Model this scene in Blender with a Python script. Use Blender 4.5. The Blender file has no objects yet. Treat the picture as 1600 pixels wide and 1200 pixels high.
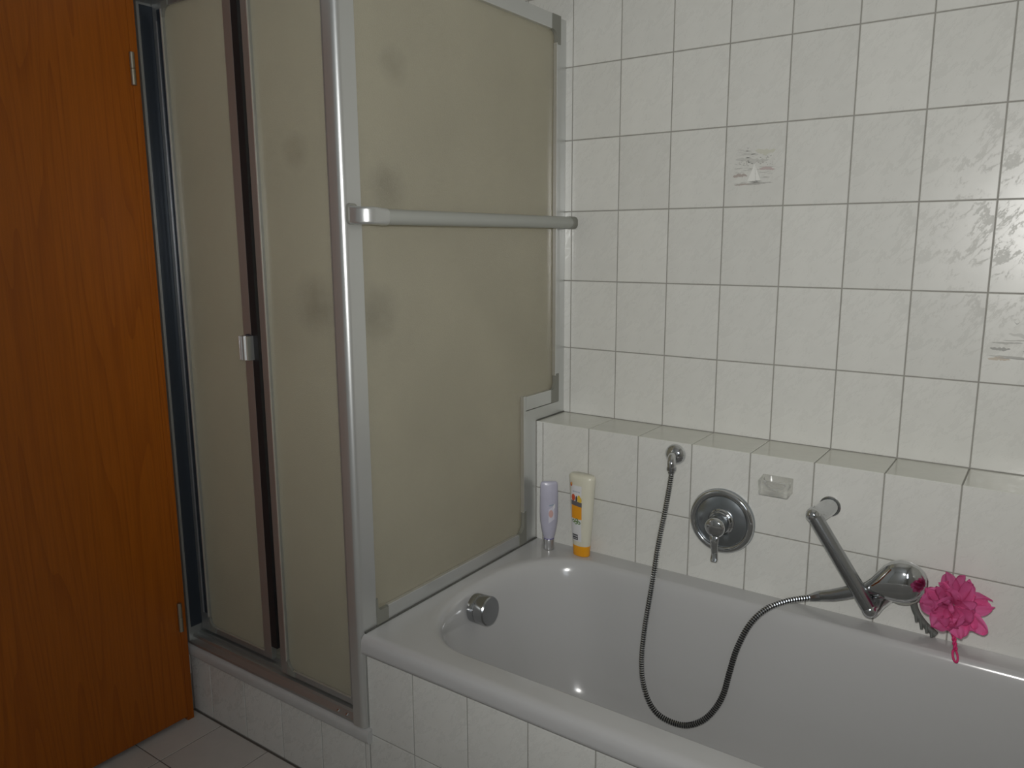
import bpy, bmesh, math, random
from mathutils import Vector, Matrix, Euler
from math import sin, cos, pi, radians
random.seed(7)
S = bpy.context.scene
COL = S.collection

# ------------------------------------------------------------------ camera
cam_d = bpy.data.cameras.new('camera'); cam = bpy.data.objects.new('camera', cam_d); COL.objects.link(cam)
S.camera = cam
FPX = 1225.2
cam_d.sensor_width = 36.0; cam_d.lens = FPX / 1600 * 36.0; cam_d.clip_start = 0.05
YAW, PITCH, ROLL = -0.61228, -0.18051, -0.004647
def cam_matrix():
    ca, sa, cb, sb = cos(YAW), sin(YAW), cos(PITCH), sin(PITCH)
    f = Vector((sa*cb, ca*cb, sb)); r = Vector((ca, -sa, 0)); u = r.cross(f)
    cc, sc = cos(ROLL), sin(ROLL)
    r2 = cc*r + sc*u; u2 = -sc*r + cc*u
    m = Matrix((r2, u2, -f)).transposed().to_4x4()
    m.translation = Vector((1.2019, -2.0178, 1.3269))
    return m
cam.matrix_world = cam_matrix()

# ------------------------------------------------------------------ light and exposure
w = bpy.data.worlds.new('world'); S.world = w; w.use_nodes = True
w.node_tree.nodes['Background'].inputs['Color'].default_value = (0.78, 0.86, 1.0, 1)
w.node_tree.nodes['Background'].inputs['Strength'].default_value = 1.5
# unseen window, added in the right-hand wall for weak ambient light
WY0, WY1, WZ0, WZ1, WX = -3.05, -2.25, 1.05, 1.95, 1.70
ld = bpy.data.lights.new('window_fill', 'AREA'); ld.shape = 'RECTANGLE'
ld.size = WY1-WY0-0.08; ld.size_y = WZ1-WZ0-0.08; ld.energy = 4.5; ld.color = (0.86, 0.93, 1.0)
lo = bpy.data.objects.new('window_fill', ld); COL.objects.link(lo)
lo.location = (WX+0.02, (WY0+WY1)/2, (WZ0+WZ1)/2); lo.rotation_euler = (0, radians(90), 0)
# the flash of the camera, just above the lens: the photograph's main light
fd = bpy.data.lights.new('camera_flash', 'SPOT'); fd.energy = 62; fd.color = (1.0, 0.985, 0.95)
fd.spot_size = radians(116); fd.spot_blend = 1.0; fd.shadow_soft_size = 0.022
fo = bpy.data.objects.new('camera_flash', fd); COL.objects.link(fo)
fo.location = (1.185, -2.0, 1.395)
fo.rotation_euler = (Vector((0.58, 0.0, 1.40)) - Vector(fo.location)).to_track_quat('-Z', 'Y').to_euler()
S.view_settings.view_transform = 'Standard'; S.view_settings.look = 'None'
S.view_settings.gamma = 1; S.view_settings.use_curve_mapping = False
S.view_settings.exposure = 0.0
S.cycles.use_denoising = True
S.cycles.max_bounces = 12; S.cycles.transmission_bounces = 10; S.cycles.diffuse_bounces = 5; S.cycles.glossy_bounces = 5
S.cycles.sample_clamp_indirect = 4.0

# ------------------------------------------------------------------ materials
def new_mat(name):
    m = bpy.data.materials.new(name); m.use_nodes = True
    nt = m.node_tree; b = nt.nodes['Principled BSDF']
    return m, nt, b
def simple(name, col, rough=0.5, metal=0.0, bump=0.0, bscale=60, coat=0.0, spec=0.5, var=0.0, vscale=8, rvar=0.0):
    m, nt, b = new_mat(name); N = nt.nodes; L = nt.links
    b.inputs['Base Color'].default_value = (*col, 1); b.inputs['Roughness'].default_value = rough
    b.inputs['Metallic'].default_value = metal; b.inputs['Coat Weight'].default_value = coat
    b.inputs['Specular IOR Level'].default_value = spec
    tc = N.new('ShaderNodeTexCoord')
    if bump:
        n = N.new('ShaderNodeTexNoise'); n.inputs['Scale'].default_value = bscale; n.inputs['Detail'].default_value = 3
        L.new(tc.outputs['Object'], n.inputs['Vector'])
        bp = N.new('ShaderNodeBump'); bp.inputs['Strength'].default_value = bump; bp.inputs['Distance'].default_value = 0.002
        L.new(n.outputs['Fac'], bp.inputs['Height']); L.new(bp.outputs['Normal'], b.inputs['Normal'])
    if var:
        n = N.new('ShaderNodeTexNoise'); n.inputs['Scale'].default_value = vscale; n.inputs['Detail'].default_value = 5
        L.new(tc.outputs['Object'], n.inputs['Vector'])
        mx = N.new('ShaderNodeMix'); mx.data_type = 'RGBA'
        mx.inputs[6].default_value = (*[c*(1-var) for c in col], 1); mx.inputs[7].default_value = (*[min(1, c*(1+var)) for c in col], 1)
        L.new(n.outputs['Fac'], mx.inputs[0]); L.new(mx.outputs[2], b.inputs['Base Color'])
    if rvar:
        n = N.new('ShaderNodeTexNoise'); n.inputs['Scale'].default_value = vscale; n.inputs['Detail'].default_value = 4
        L.new(tc.outputs['Object'], n.inputs['Vector'])
        mr = N.new('ShaderNodeMapRange'); mr.inputs['To Min'].default_value = rough-rvar; mr.inputs['To Max'].default_value = rough+rvar
        L.new(n.outputs['Fac'], mr.inputs['Value']); L.new(mr.outputs['Result'], b.inputs['Roughness'])
    return m

def tile_mat(name, col, plane='xz', rough=0.28, vein_rough=0.09, vein=0.025, tilt=radians(-52)):
    # satin glaze with glossier diagonal veins, as printed on each tile
    m, nt, b = new_mat(name); N = nt.nodes; L = nt.links
    tc = N.new('ShaderNodeTexCoord')
    src = tc.outputs['Object']
    sep = N.new('ShaderNodeSeparateXYZ'); L.new(src, sep.inputs[0])
    cmb = N.new('ShaderNodeCombineXYZ')
    a, c2 = {'xz': ('X', 'Z'), 'xy': ('X', 'Y'), 'yz': ('Y', 'Z')}[plane]
    L.new(sep.outputs[a], cmb.inputs[0]); L.new(sep.outputs[c2], cmb.inputs[1])
    rot = N.new('ShaderNodeMapping'); rot.inputs['Rotation'].default_value = (0, 0, tilt)
    L.new(cmb.outputs[0], rot.inputs['Vector'])
    mp = N.new('ShaderNodeMapping'); mp.inputs['Scale'].default_value = (13, 34, 1)
    L.new(rot.outputs[0], mp.inputs['Vector'])
    n1 = N.new('ShaderNodeTexNoise'); n1.inputs['Scale'].default_value = 1.0; n1.inputs['Detail'].default_value = 6; n1.inputs['Roughness'].default_value = 0.67; n1.inputs['Distortion'].default_value = 0.25
    L.new(mp.outputs[0], n1.inputs['Vector'])
    sb = N.new('ShaderNodeMath'); sb.operation = 'SUBTRACT'; sb.inputs[1].default_value = 0.5; L.new(n1.outputs['Fac'], sb.inputs[0])
    ab = N.new('ShaderNodeMath'); ab.operation = 'ABSOLUTE'; L.new(sb.outputs[0], ab.inputs[0])
    n2 = N.new('ShaderNodeTexNoise'); n2.inputs['Scale'].default_value = 16; n2.inputs['Detail'].default_value = 2
    L.new(rot.outputs[0], n2.inputs['Vector'])
    wd = N.new('ShaderNodeMapRange'); wd.inputs['From Min'].default_value = 0.41; wd.inputs['From Max'].default_value = 0.7
    wd.inputs['To Min'].default_value = 0.0; wd.inputs['To Max'].default_value = 0.055; L.new(n2.outputs['Fac'], wd.inputs['Value'])
    lt = N.new('ShaderNodeMath'); lt.operation = 'LESS_THAN'; L.new(ab.outputs[0], lt.inputs[0]); L.new(wd.outputs[0], lt.inputs[1])
    mr = N.new('ShaderNodeMapRange'); mr.inputs['To Min'].default_value = rough; mr.inputs['To Max'].default_value = vein_rough
    L.new(lt.outputs[0], mr.inputs['Value']); L.new(mr.outputs[0], b.inputs['Roughness'])
    oi = N.new('ShaderNodeObjectInfo')
    ov = N.new('ShaderNodeMapRange'); ov.inputs['To Min'].default_value = 0.96; ov.inputs['To Max'].default_value = 1.03; L.new(oi.outputs['Random'], ov.inputs['Value'])
    n3 = N.new('ShaderNodeTexNoise'); n3.inputs['Scale'].default_value = 22; n3.inputs['Detail'].default_value = 5; L.new(src, n3.inputs['Vector'])
    mx = N.new('ShaderNodeMix'); mx.data_type = 'RGBA'
    mx.inputs[6].default_value = (*[c*0.93 for c in col], 1); mx.inputs[7].default_value = (*[min(1, c*1.05) for c in col], 1)
    L.new(n3.outputs['Fac'], mx.inputs[0])
    vs = N.new('ShaderNodeMath'); vs.operation = 'MULTIPLY'; vs.inputs[1].default_value = vein; L.new(lt.outputs[0], vs.inputs[0])
    mv = N.new('ShaderNodeMix'); mv.data_type = 'RGBA'; mv.inputs[7].default_value = (0.35, 0.35, 0.34, 1)
    L.new(vs.outputs[0], mv.inputs[0]); L.new(mx.outputs[2], mv.inputs[6])
    mu = N.new('ShaderNodeVectorMath'); mu.operation = 'SCALE'; L.new(mv.outputs[2], mu.inputs[0]); L.new(ov.outputs[0], mu.inputs['Scale'])
    L.new(mu.outputs[0], b.inputs['Base Color'])
    bn = N.new('ShaderNodeTexNoise'); bn.inputs['Scale'].default_value = 14; L.new(src, bn.inputs['Vector'])
    bp = N.new('ShaderNodeBump'); bp.inputs['Strength'].default_value = 0.12; bp.inputs['Distance'].default_value = 0.002
    L.new(bn.outputs['Fac'], bp.inputs['Height']); L.new(bp.outputs['Normal'], b.inputs['Normal'])
    return m

def glass_frost(name, tint=(0.86, 0.83, 0.70), body=(0.90, 0.86, 0.72), fac=0.42, rough=0.07):
    m, nt, b = new_mat(name); N = nt.nodes; L = nt.links
    out = N['Material Output']
    b.inputs['Base Color'].default_value = (*tint, 1); b.inputs['Transmission Weight'].default_value = 1.0
    b.inputs['Roughness'].default_value = rough; b.inputs['IOR'].default_value = 1.45
    tc = N.new('ShaderNodeTexCoord')
    n = N.new('ShaderNodeTexNoise'); n.inputs['Scale'].default_value = 330; n.inputs['Detail'].default_value = 3
    L.new(tc.outputs['Object'], n.inputs['Vector'])
    v = N.new('ShaderNodeTexVoronoi'); v.inputs['Scale'].default_value = 420; L.new(tc.outputs['Object'], v.inputs['Vector'])
    ad = N.new('ShaderNodeMath'); ad.operation = 'ADD'; L.new(n.outputs['Fac'], ad.inputs[0]); L.new(v.outputs['Distance'], ad.inputs[1])
    bp = N.new('ShaderNodeBump'); bp.inputs['Strength'].default_value = 0.30; bp.inputs['Distance'].default_value = 0.0009
    L.new(ad.outputs[0], bp.inputs['Height']); L.new(bp.outputs['Normal'], b.inputs['Normal'])
    n2 = N.new('ShaderNodeTexNoise'); n2.inputs['Scale'].default_value = 3.5; n2.inputs['Detail'].default_value = 4; L.new(tc.outputs['Object'], n2.inputs['Vector'])
    mx = N.new('ShaderNodeMix'); mx.data_type = 'RGBA'
    mx.inputs[6].default_value = (*[c*0.88 for c in body], 1); mx.inputs[7].default_value = (*[c*1.1 for c in body], 1); L.new(n2.outputs['Fac'], mx.inputs[0])
    df = N.new('ShaderNodeBsdfDiffuse'); L.new(mx.outputs[2], df.inputs['Color']); L.new(bp.outputs['Normal'], df.inputs['Normal'])
    tr = N.new('ShaderNodeBsdfTranslucent'); L.new(mx.outputs[2], tr.inputs['Color'])
    m1 = N.new('ShaderNodeMixShader'); m1.inputs[0].default_value = 0.45; L.new(df.outputs[0], m1.inputs[1]); L.new(tr.outputs[0], m1.inputs[2])
    # patches where the frosting is clearer and darker
    geo = N.new('ShaderNodeNewGeometry')
    n5 = N.new('ShaderNodeTexNoise'); n5.inputs['Scale'].default_value = 13; n5.inputs['Detail'].default_value = 4; L.new(tc.outputs['Object'], n5.inputs['Vector'])
    acc_ = None
    for c, rr in (((-0.034, -0.73, 1.44), 0.10), ((-0.034, -0.775, 1.17), 0.11), ((-0.15, -0.845, 1.19), 0.11), ((-0.19, -0.845, 1.52), 0.07), ((-0.034, -0.70, 1.70), 0.07)):
        dn = N.new('ShaderNodeVectorMath'); dn.operation = 'DISTANCE'; dn.inputs[1].default_value = c; L.new(geo.outputs['Position'], dn.inputs[0])
        mr = N.new('ShaderNodeMapRange'); mr.interpolation_type = 'SMOOTHSTEP'; mr.inputs['From Min'].default_value = 0.0; mr.inputs['From Max'].default_value = rr
        mr.inputs['To Min'].default_value = 1.0; mr.inputs['To Max'].default_value = 0.0; L.new(dn.outputs['Value'], mr.inputs['Value'])
        if acc_ is None: acc_ = mr.outputs['Result']
        else:
            mm = N.new('ShaderNodeMath'); mm.operation = 'MAXIMUM'; L.new(acc_, mm.inputs[0]); L.new(mr.outputs['Result'], mm.inputs[1]); acc_ = mm.outputs[0]
    pm = N.new('ShaderNodeMath'); pm.operation = 'MULTIPLY'; L.new(acc_, pm.inputs[0]); L.new(n5.outputs['Fac'], pm.inputs[1])
    patch_fac = N.new('ShaderNodeMapRange'); patch_fac.inputs['From Min'].default_value = 0.10; patch_fac.inputs['From Max'].default_value = 0.55
    patch_fac.inputs['To Min'].default_value = fac; patch_fac.inputs['To Max'].default_value = fac-0.12; L.new(pm.outputs[0], patch_fac.inputs['Value'])
    m2 = N.new('ShaderNodeMixShader'); L.new(patch_fac.outputs[0], m2.inputs[0]); L.new(b.outputs[0], m2.inputs[1]); L.new(m1.outputs[0], m2.inputs[2])
    L.new(m2.outputs[0], out.inputs['Surface'])
    return m

def wood_mat(name):
    m, nt, b = new_mat(name); N = nt.nodes; L = nt.links
    tc = N.new('ShaderNodeTexCoord')
    mp = N.new('ShaderNodeMapping'); mp.inputs['Scale'].default_value = (1, 4.0, 0.22); L.new(tc.outputs['Object'], mp.inputs['Vector'])
    nd = N.new('ShaderNodeTexNoise'); nd.inputs['Scale'].default_value = 1.3; nd.inputs['Detail'].default_value = 2; L.new(mp.outputs[0], nd.inputs['Vector'])
    m8 = N.new('ShaderNodeMath'); m8.operation = 'MULTIPLY'; m8.inputs[1].default_value = 22; L.new(nd.outputs['Fac'], m8.inputs[0])
    sn = N.new('ShaderNodeMath'); sn.operation = 'FRACT'; L.new(m8.outputs[0], sn.inputs[0])
    cr = N.new('ShaderNodeValToRGB'); L.new(sn.outputs[0], cr.inputs[0])
    e = cr.color_ramp.elements
    e[0].position = 0.0; e[0].color = (0.40, 0.104, 0.0045, 1); e[1].position = 1.0; e[1].color = (0.335, 0.082, 0.0035, 1)
    k = e.new(0.6); k.color = (0.40, 0.103, 0.0045, 1)
    mf = N.new('ShaderNodeMapping'); mf.inputs['Scale'].default_value = (1, 160, 5); L.new(tc.outputs['Object'], mf.inputs['Vector'])
    nf = N.new('ShaderNodeTexNoise'); nf.inputs['Scale'].default_value = 1.2; nf.inputs['Detail'].default_value = 3; L.new(mf.outputs[0], nf.inputs['Vector'])
    rr = N.new('ShaderNodeMapRange'); rr.inputs['From Min'].default_value = 0.3; rr.inputs['From Max'].default_value = 0.62; rr.inputs['To Min'].default_value = 0.86; rr.inputs['To Max'].default_value = 1.02
    L.new(nf.outputs['Fac'], rr.inputs['Value'])
    mu = N.new('ShaderNodeVectorMath'); mu.operation = 'SCALE'; L.new(cr.outputs[0], mu.inputs[0]); L.new(rr.outputs[0], mu.inputs['Scale'])
    L.new(mu.outputs[0], b.inputs['Base Color']); b.inputs['Roughness'].default_value = 0.34
    b.inputs['Specular IOR Level'].default_value = 0.35
    bp = N.new('ShaderNodeBump'); bp.inputs['Strength'].default_value = 0.1; bp.inputs['Distance'].default_value = 0.001
    L.new(nf.outputs['Fac'], bp.inputs['Height']); L.new(bp.outputs['Normal'], b.inputs['Normal'])
    return m

def clearish(name, col, rough, trans, ior=1.45):
    m, nt, b = new_mat(name)
    b.inputs['Base Color'].default_value = (*col, 1); b.inputs['Roughness'].default_value = rough
    b.inputs['Transmission Weight'].default_value = trans; b.inputs['IOR'].default_value = ior
    return m
def tulle_mat(name, col):
    m, nt, b = new_mat(name); N = nt.nodes; L = nt.links; out = N['Material Output']
    tc = N.new('ShaderNodeTexCoord')
    n = N.new('ShaderNodeTexNoise'); n.inputs['Scale'].default_value = 40; n.inputs['Detail'].default_value = 4; L.new(tc.outputs['Object'], n.inputs['Vector'])
    mx = N.new('ShaderNodeMix'); mx.data_type = 'RGBA'; mx.inputs[6].default_value = (*[c*0.8 for c in col], 1); mx.inputs[7].default_value = (min(1, col[0]*1.1), col[1]*1.9, col[2]*1.4, 1)
    L.new(n.outputs['Fac'], mx.inputs[0])
    df = N.new('ShaderNodeBsdfDiffuse'); tr = N.new('ShaderNodeBsdfTranslucent'); tp = N.new('ShaderNodeBsdfTransparent')
    oi = N.new('ShaderNodeObjectInfo'); om = N.new('ShaderNodeMapRange'); om.inputs['To Min'].default_value = 0.72; om.inputs['To Max'].default_value = 1.12; L.new(oi.outputs['Random'], om.inputs['Value'])
    os_ = N.new('ShaderNodeVectorMath'); os_.operation = 'SCALE'; L.new(mx.outputs[2], os_.inputs[0]); L.new(om.outputs[0], os_.inputs['Scale'])
    L.new(os_.outputs[0], df.inputs['Color']); L.new(os_.outputs[0], tr.inputs['Color'])
    tp.inputs['Color'].default_value = (1.0, 0.55, 0.72, 1)
    m1 = N.new('ShaderNodeMixShader'); m1.inputs[0].default_value = 0.4; L.new(df.outputs[0], m1.inputs[1]); L.new(tr.outputs[0], m1.inputs[2])
    m2 = N.new('ShaderNodeMixShader'); m2.inputs[0].default_value = 0.16; L.new(m1.outputs[0], m2.inputs[1]); L.new(tp.outputs[0], m2.inputs[2])
    L.new(m2.outputs[0], out.inputs['Surface'])
    return m

TW = (0.70, 0.70, 0.665)
M = dict(
    tile=tile_mat('wall_tile_glaze', TW, 'xz'),
    tile_yz=tile_mat('side_tile_glaze', TW, 'yz'),
    tile_top=tile_mat('ledge_tile_glaze', (0.66, 0.66, 0.60), 'xy', rough=0.2),
    tile_floor=tile_mat('floor_tile_glaze', (0.64, 0.61, 0.57), 'xy', rough=0.45, vein_rough=0.45),
    grout=simple('grout', (0.33, 0.322, 0.295), 0.9, bump=0.3, bscale=200, var=0.15, vscale=20),
    grout_floor=simple('floor_grout', (0.17, 0.15, 0.13), 0.9, bump=0.3, bscale=200, var=0.2, vscale=20),
    plaster=simple('white_plaster', (0.75, 0.75, 0.72), 0.9, bump=0.2, bscale=120),
    enamel=simple('bath_enamel', (0.495, 0.495, 0.495), 0.16, coat=0.3, bump=0.02, bscale=5),
    tray=simple('tray_enamel', (0.50, 0.50, 0.49), 0.3, var=0.08, vscale=15),
    alu=simple('anodised_aluminium', (0.66, 0.67, 0.66), 0.36, metal=0.85, bump=0.03, bscale=300, rvar=0.015),
    alu_highlight=simple('aluminium_highlight', (0.80, 0.80, 0.80), 0.28, metal=0.9),  # lighter aluminium: the highlight on rounded lips is put into the colour
    alu_shaded=simple('shaded_aluminium', (0.44, 0.45, 0.44), 0.42, metal=0.78, bump=0.03, bscale=300),  # same aluminium made darker: dim front reflections are put into the colour
    bracket=simple('grey_plastic_bracket', (0.23, 0.23, 0.20), 0.45),
    bar=simple('grey_towel_bar', (0.40, 0.41, 0.38), 0.45, metal=0.2),
    rubber=simple('black_rubber_seal', (0.012, 0.012, 0.014), 0.55),
    dark_side=simple('dark_channel', (0.045, 0.055, 0.07), 0.35, metal=0.4),
    chrome=simple('chrome', (0.62, 0.63, 0.64), 0.07, metal=1.0),
    chrome_matt=simple('worn_chrome', (0.42, 0.45, 0.48), 0.22, metal=1.0, rvar=0.06, vscale=30),
    chrome_dull=simple('dull_chrome', (0.40, 0.41, 0.42), 0.2, metal=1.0),
    hose_dark=simple('hose_groove', (0.02, 0.02, 0.02), 0.4, metal=0.3),
    glass=glass_frost('frosted_textured_glass'),
    wood=wood_mat('orange_wood_veneer'),
    hinge=simple('satin_steel_hinge', (0.42, 0.38, 0.30), 0.35, metal=0.9),
    gap=simple('gap_shade', (0.03, 0.02, 0.015), 0.9),
    sealant=simple('mouldy_sealant', (0.10, 0.10, 0.09), 0.7, var=0.7, vscale=25),
    lilac=simple('lilac_plastic', (0.47, 0.465, 0.57), 0.3, var=0.08, vscale=40, coat=0.2),
    lilac_dark=simple('violet_ring', (0.16, 0.14, 0.34), 0.3),
    silver_cap=simple('silver_cap', (0.55, 0.55, 0.56), 0.28, metal=0.8),
    cream=simple('cream_plastic', (0.70, 0.68, 0.56), 0.28, coat=0.2, var=0.05, vscale=30),
    orange=simple('orange_cap', (0.85, 0.36, 0.01), 0.32),
    soap=clearish('clear_frosted_acrylic', (1.0, 1.0, 0.97), 0.15, 0.85, 1.3),
    tulle=tulle_mat('pink_tulle', (1.0, 0.15, 0.44)),
    cord=simple('pink_cord', (0.62, 0.03, 0.16), 0.7),
    brush=simple('grey_rubber_brush', (0.12, 0.13, 0.12), 0.5),
    dark_fit=simple('dark_shower_fitting', (0.05, 0.055, 0.06), 0.3, metal=0.5),
    p_white=simple('label_white', (0.72, 0.72, 0.74), 0.4), p_orange=simple('label_orange', (0.80, 0.33, 0.01), 0.4),
    p_dark=simple('label_dark', (0.05, 0.05, 0.06), 0.4), p_red=simple('label_red', (0.62, 0.09, 0.03), 0.4),
    p_yellow=simple('label_yellow', (0.75, 0.50, 0.06), 0.4), p_green=simple('label_green', (0.12, 0.22, 0.06), 0.4),
    p_blue=simple('label_blue_grey', (0.28, 0.36, 0.45), 0.4), p_band=simple('label_grey_band', (0.13, 0.12, 0.13), 0.4),
    p_pink=simple('label_pink', (0.60, 0.38, 0.36), 0.4), p_lil=simple('label_pale_lilac', (0.62, 0.61, 0.70), 0.4),
    d_grey=simple('decor_grey', (0.46, 0.455, 0.43), 0.27), d_brown=simple('decor_brown', (0.44, 0.39, 0.36), 0.27),
    d_rose=simple('decor_rose', (0.52, 0.44, 0.43), 0.27), d_dark=simple('decor_dark', (0.36, 0.36, 0.34), 0.27),
    d_mid2=simple('decor_soft_grey', (0.44, 0.435, 0.41), 0.27), d_mid=simple('decor_mid', (0.56, 0.56, 0.53), 0.27), d_sail=simple('decor_sail', (0.82, 0.82, 0.79), 0.27),
    d_sand=simple('decor_sand', (0.56, 0.50, 0.42), 0.27), d_olive=simple('decor_olive', (0.60, 0.60, 0.52), 0.27),
)

# ------------------------------------------------------------------ helpers
ORG = {}
def link(name, verts, faces, mat, parent=None, smooth=False, mats=None, fmats=None, origin=None, angle=None):
    """one mesh object from world-space vertices; its origin is its own centre"""
    if origin is None:
        mn = [min(v[i] for v in verts) for i in range(3)]; mxx = [max(v[i] for v in verts) for i in range(3)]
        origin = Vector([(a+b)/2 for a, b in zip(mn, mxx)])
    origin = Vector(origin)
    me = bpy.data.meshes.new(name)
    me.from_pydata([Vector(v)-origin for v in verts], [], faces)
    bm = bmesh.new(); bm.from_mesh(me); bmesh.ops.recalc_face_normals(bm, faces=bm.faces); bm.to_mesh(me); bm.free()
    if mats:
        for k in mats: me.materials.append(M[k])
        for p, i in zip(me.polygons, fmats): p.material_index = i
    else: me.materials.append(M[mat])
    if smooth:
        for p in me.polygons: p.use_smooth = True
    if angle: me.set_sharp_from_angle(angle=radians(angle))
    o = bpy.data.objects.new(name, me); COL.objects.link(o)
    place(o, origin, parent)
    return o
def place(o, origin, parent):
    ORG[o.name] = Vector(origin)
    if parent is not None:
        o.parent = parent; o.location = Vector(origin) - ORG[parent.name]
    else: o.location = origin
def empty(name, loc, label=None, cat=None, group=None, kind=None):
    o = bpy.data.objects.new(name, None); COL.objects.link(o); o.location = loc; o.empty_display_size = 0.05
    ORG[o.name] = Vector(loc)
    tag(o, label, cat, group, kind); return o
def tag(o, label=None, cat=None, group=None, kind=None):
    if label: o['label'] = label
    if cat: o['category'] = cat
    if group: o['group'] = group
    if kind: o['kind'] = kind
    return o
def box_geo(x0, x1, y0, y1, z0, z1, bev=0.0, seg=2):
    bm = bmesh.new()
    r = bmesh.ops.create_cube(bm, size=1)
    for v in bm.verts:
        v.co = Vector(((x0+x1)/2+v.co.x*(x1-x0), (y0+y1)/2+v.co.y*(y1-y0), (z0+z1)/2+v.co.z*(z1-z0)))
    if bev: bmesh.ops.bevel(bm, geom=list(bm.edges), offset=bev, segments=seg, affect='EDGES', profile=0.6)
    bm.verts.ensure_lookup_table(); bm.verts.index_update()
    vs = [v.co.copy() for v in bm.verts]; fs = [[v.index for v in f.verts] for f in bm.faces]
    bm.free(); return vs, fs
def box(name, mat, x0, x1, y0, y1, z0, z1, parent=None, bev=0.0, seg=2, smooth=False):
    vs, fs = box_geo(x0, x1, y0, y1, z0, z1, bev, seg)
    return link(name, vs, fs, mat, parent, smooth=smooth and bev > 0, angle=40 if smooth else None)
def join(parts):
    V = []; F = []
    for v, f in parts:
        n = len(V); V += list(v); F += [[i+n for i in q] for q in f]
    return V, F
def prism_geo(pts, axis, a0, a1):
    """pts: 2-D outline; axis 'x','y','z' is the extrusion direction"""
    def P(p, a):
        return {'x': (a, p[0], p[1]), 'y': (p[0], a, p[1]), 'z': (p[0], p[1], a)}[axis]
    n = len(pts)
    V = [P(p, a0) for p in pts] + [P(p, a1) for p in pts]
    F = [[i, (i+1) % n, n+(i+1) % n, n+i] for i in range(n)] + [list(range(n)), list(range(2*n-1, n-1, -1))]
    return V, F
def prism(name, mat, pts, axis, a0, a1, parent=None, smooth=False, angle=35):
    v, f = prism_geo(pts, axis, a0, a1)
    o = link(name, v, f, mat, parent, smooth=smooth, angle=angle if smooth else None)
    return o
def loft_geo(rings, cap=True, closed=True):
    n = len(rings[0]); V = [p for r in rings for p in r]; F = []
    for k in range(len(rings)-1):
        for i in range(n if closed else n-1):
            j = (i+1) % n
            F.append([k*n+i, k*n+j, (k+1)*n+j, (k+1)*n+i])
    if cap:
        F.append(list(range(n))[::-1]); F.append([(len(rings)-1)*n+i for i in range(n)])
    return V, F
def circle(c, ax, r, n=24, r2=None, up=None):
    ax = Vector(ax).normalized()
    u = (Vector(up) if up else (Vector((0, 0, 1)) if abs(ax.z) < 0.9 else Vector((1, 0, 0))))
    a = ax.cross(u).normalized(); b = ax.cross(a).normalized()
    r2 = r2 if r2 is not None else r
    return [Vector(c) + a*(r*cos(2*pi*i/n)) + b*(r2*sin(2*pi*i/n)) for i in range(n)]
def lathe(name, mat, c, ax, prof, parent=None, n=32, angle=40):
    """prof: (distance along the axis, radius)"""
    ax = Vector(ax).normalized()
    rings = [circle(Vector(c)+ax*d, ax, max(r, 1e-5), n) for d, r in prof]
    v, f = loft_geo(rings)
    return link(name, v, f, mat, parent, smooth=True, angle=angle)
def catmull(P, per=8):
    P = [Vector(p) for p in P]; Q = [P[0]*2-P[1]] + P + [P[-1]*2-P[-2]]; out = []
    for i in range(1, len(Q)-2):
        for k in range(per):
            t = k/per; a, b, c, d = Q[i-1], Q[i], Q[i+1], Q[i+2]
            out.append(0.5*((2*b)+(c-a)*t+(2*a-5*b+4*c-d)*t*t+(3*b-a-3*c+d)*t**3))
    out.append(P[-1]); return out
def sweep_rings(path, radii, n=14):
    path = [Vector(p) for p in path]; rings = []
    t0 = (path[1]-path[0]).normalized(); u = Vector((0, 1, 0)) if abs(t0.y) < 0.9 else Vector((1, 0, 0))
    for i, p in enumerate(path):
        t = (path[min(i+1, len(path)-1)]-path[max(i-1, 0)]).normalized()
        u = (u - t*u.dot(t)).normalized(); v = t.cross(u)
        r = radii[i] if isinstance(radii, (list, tuple)) else radii
        rings.append([p + u*(r*cos(2*pi*k/n)) + v*(r*sin(2*pi*k/n)) for k in range(n)])
    return rings
def tube(name, mat, path, r, parent=None, n=14):
    v, f = loft_geo(sweep_rings(path, r, n)); return link(name, v, f, mat, parent, smooth=True, angle=50)

# ------------------------------------------------------------------ tiling
TILE_MESH = {}
def tile_mesh(w_, h_, axis, mat, d=0.003, bev=0.0008):
    """axis: outward normal '-y','+x','+z','-x'; the mesh is centred on its face"""
    key = (round(w_, 4), round(h_, 4), axis, mat)
    if key in TILE_MESH: return TILE_MESH[key]
    a, b = w_/2, h_/2
    P = []
    for (u, v, k) in [(-a, -b, 0), (a, -b, 0), (a, b, 0), (-a, b, 0), (-a, -b, d-bev), (a, -b, d-bev), (a, b, d-bev), (-a, b, d-bev),
                      (-a+bev, -b+bev, d), (a-bev, -b+bev, d), (a-bev, b-bev, d), (-a+bev, b-bev, d)]:
        k -= d
        P.append({'-y': (u, -k, v), '+x': (k, u, v), '+z': (u, v, k), '-x': (-k, u, v), '+y': (u, k, v)}[axis])
    F = [[0, 1, 5, 4], [1, 2, 6, 5], [2, 3, 7, 6], [3, 0, 4, 7], [4, 5, 9, 8], [5, 6, 10, 9], [6, 7, 11, 10], [7, 4, 8, 11], [8, 9, 10, 11], [3, 2, 1, 0]]
    me = bpy.data.meshes.new('tile'); me.from_pydata(P, [], F)
    bm = bmesh.new(); bm.from_mesh(me); bmesh.ops.recalc_face_normals(bm, faces=bm.faces); bm.to_mesh(me); bm.free()
    me.materials.append(M[mat]); TILE_MESH[key] = me
    return me
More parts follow.
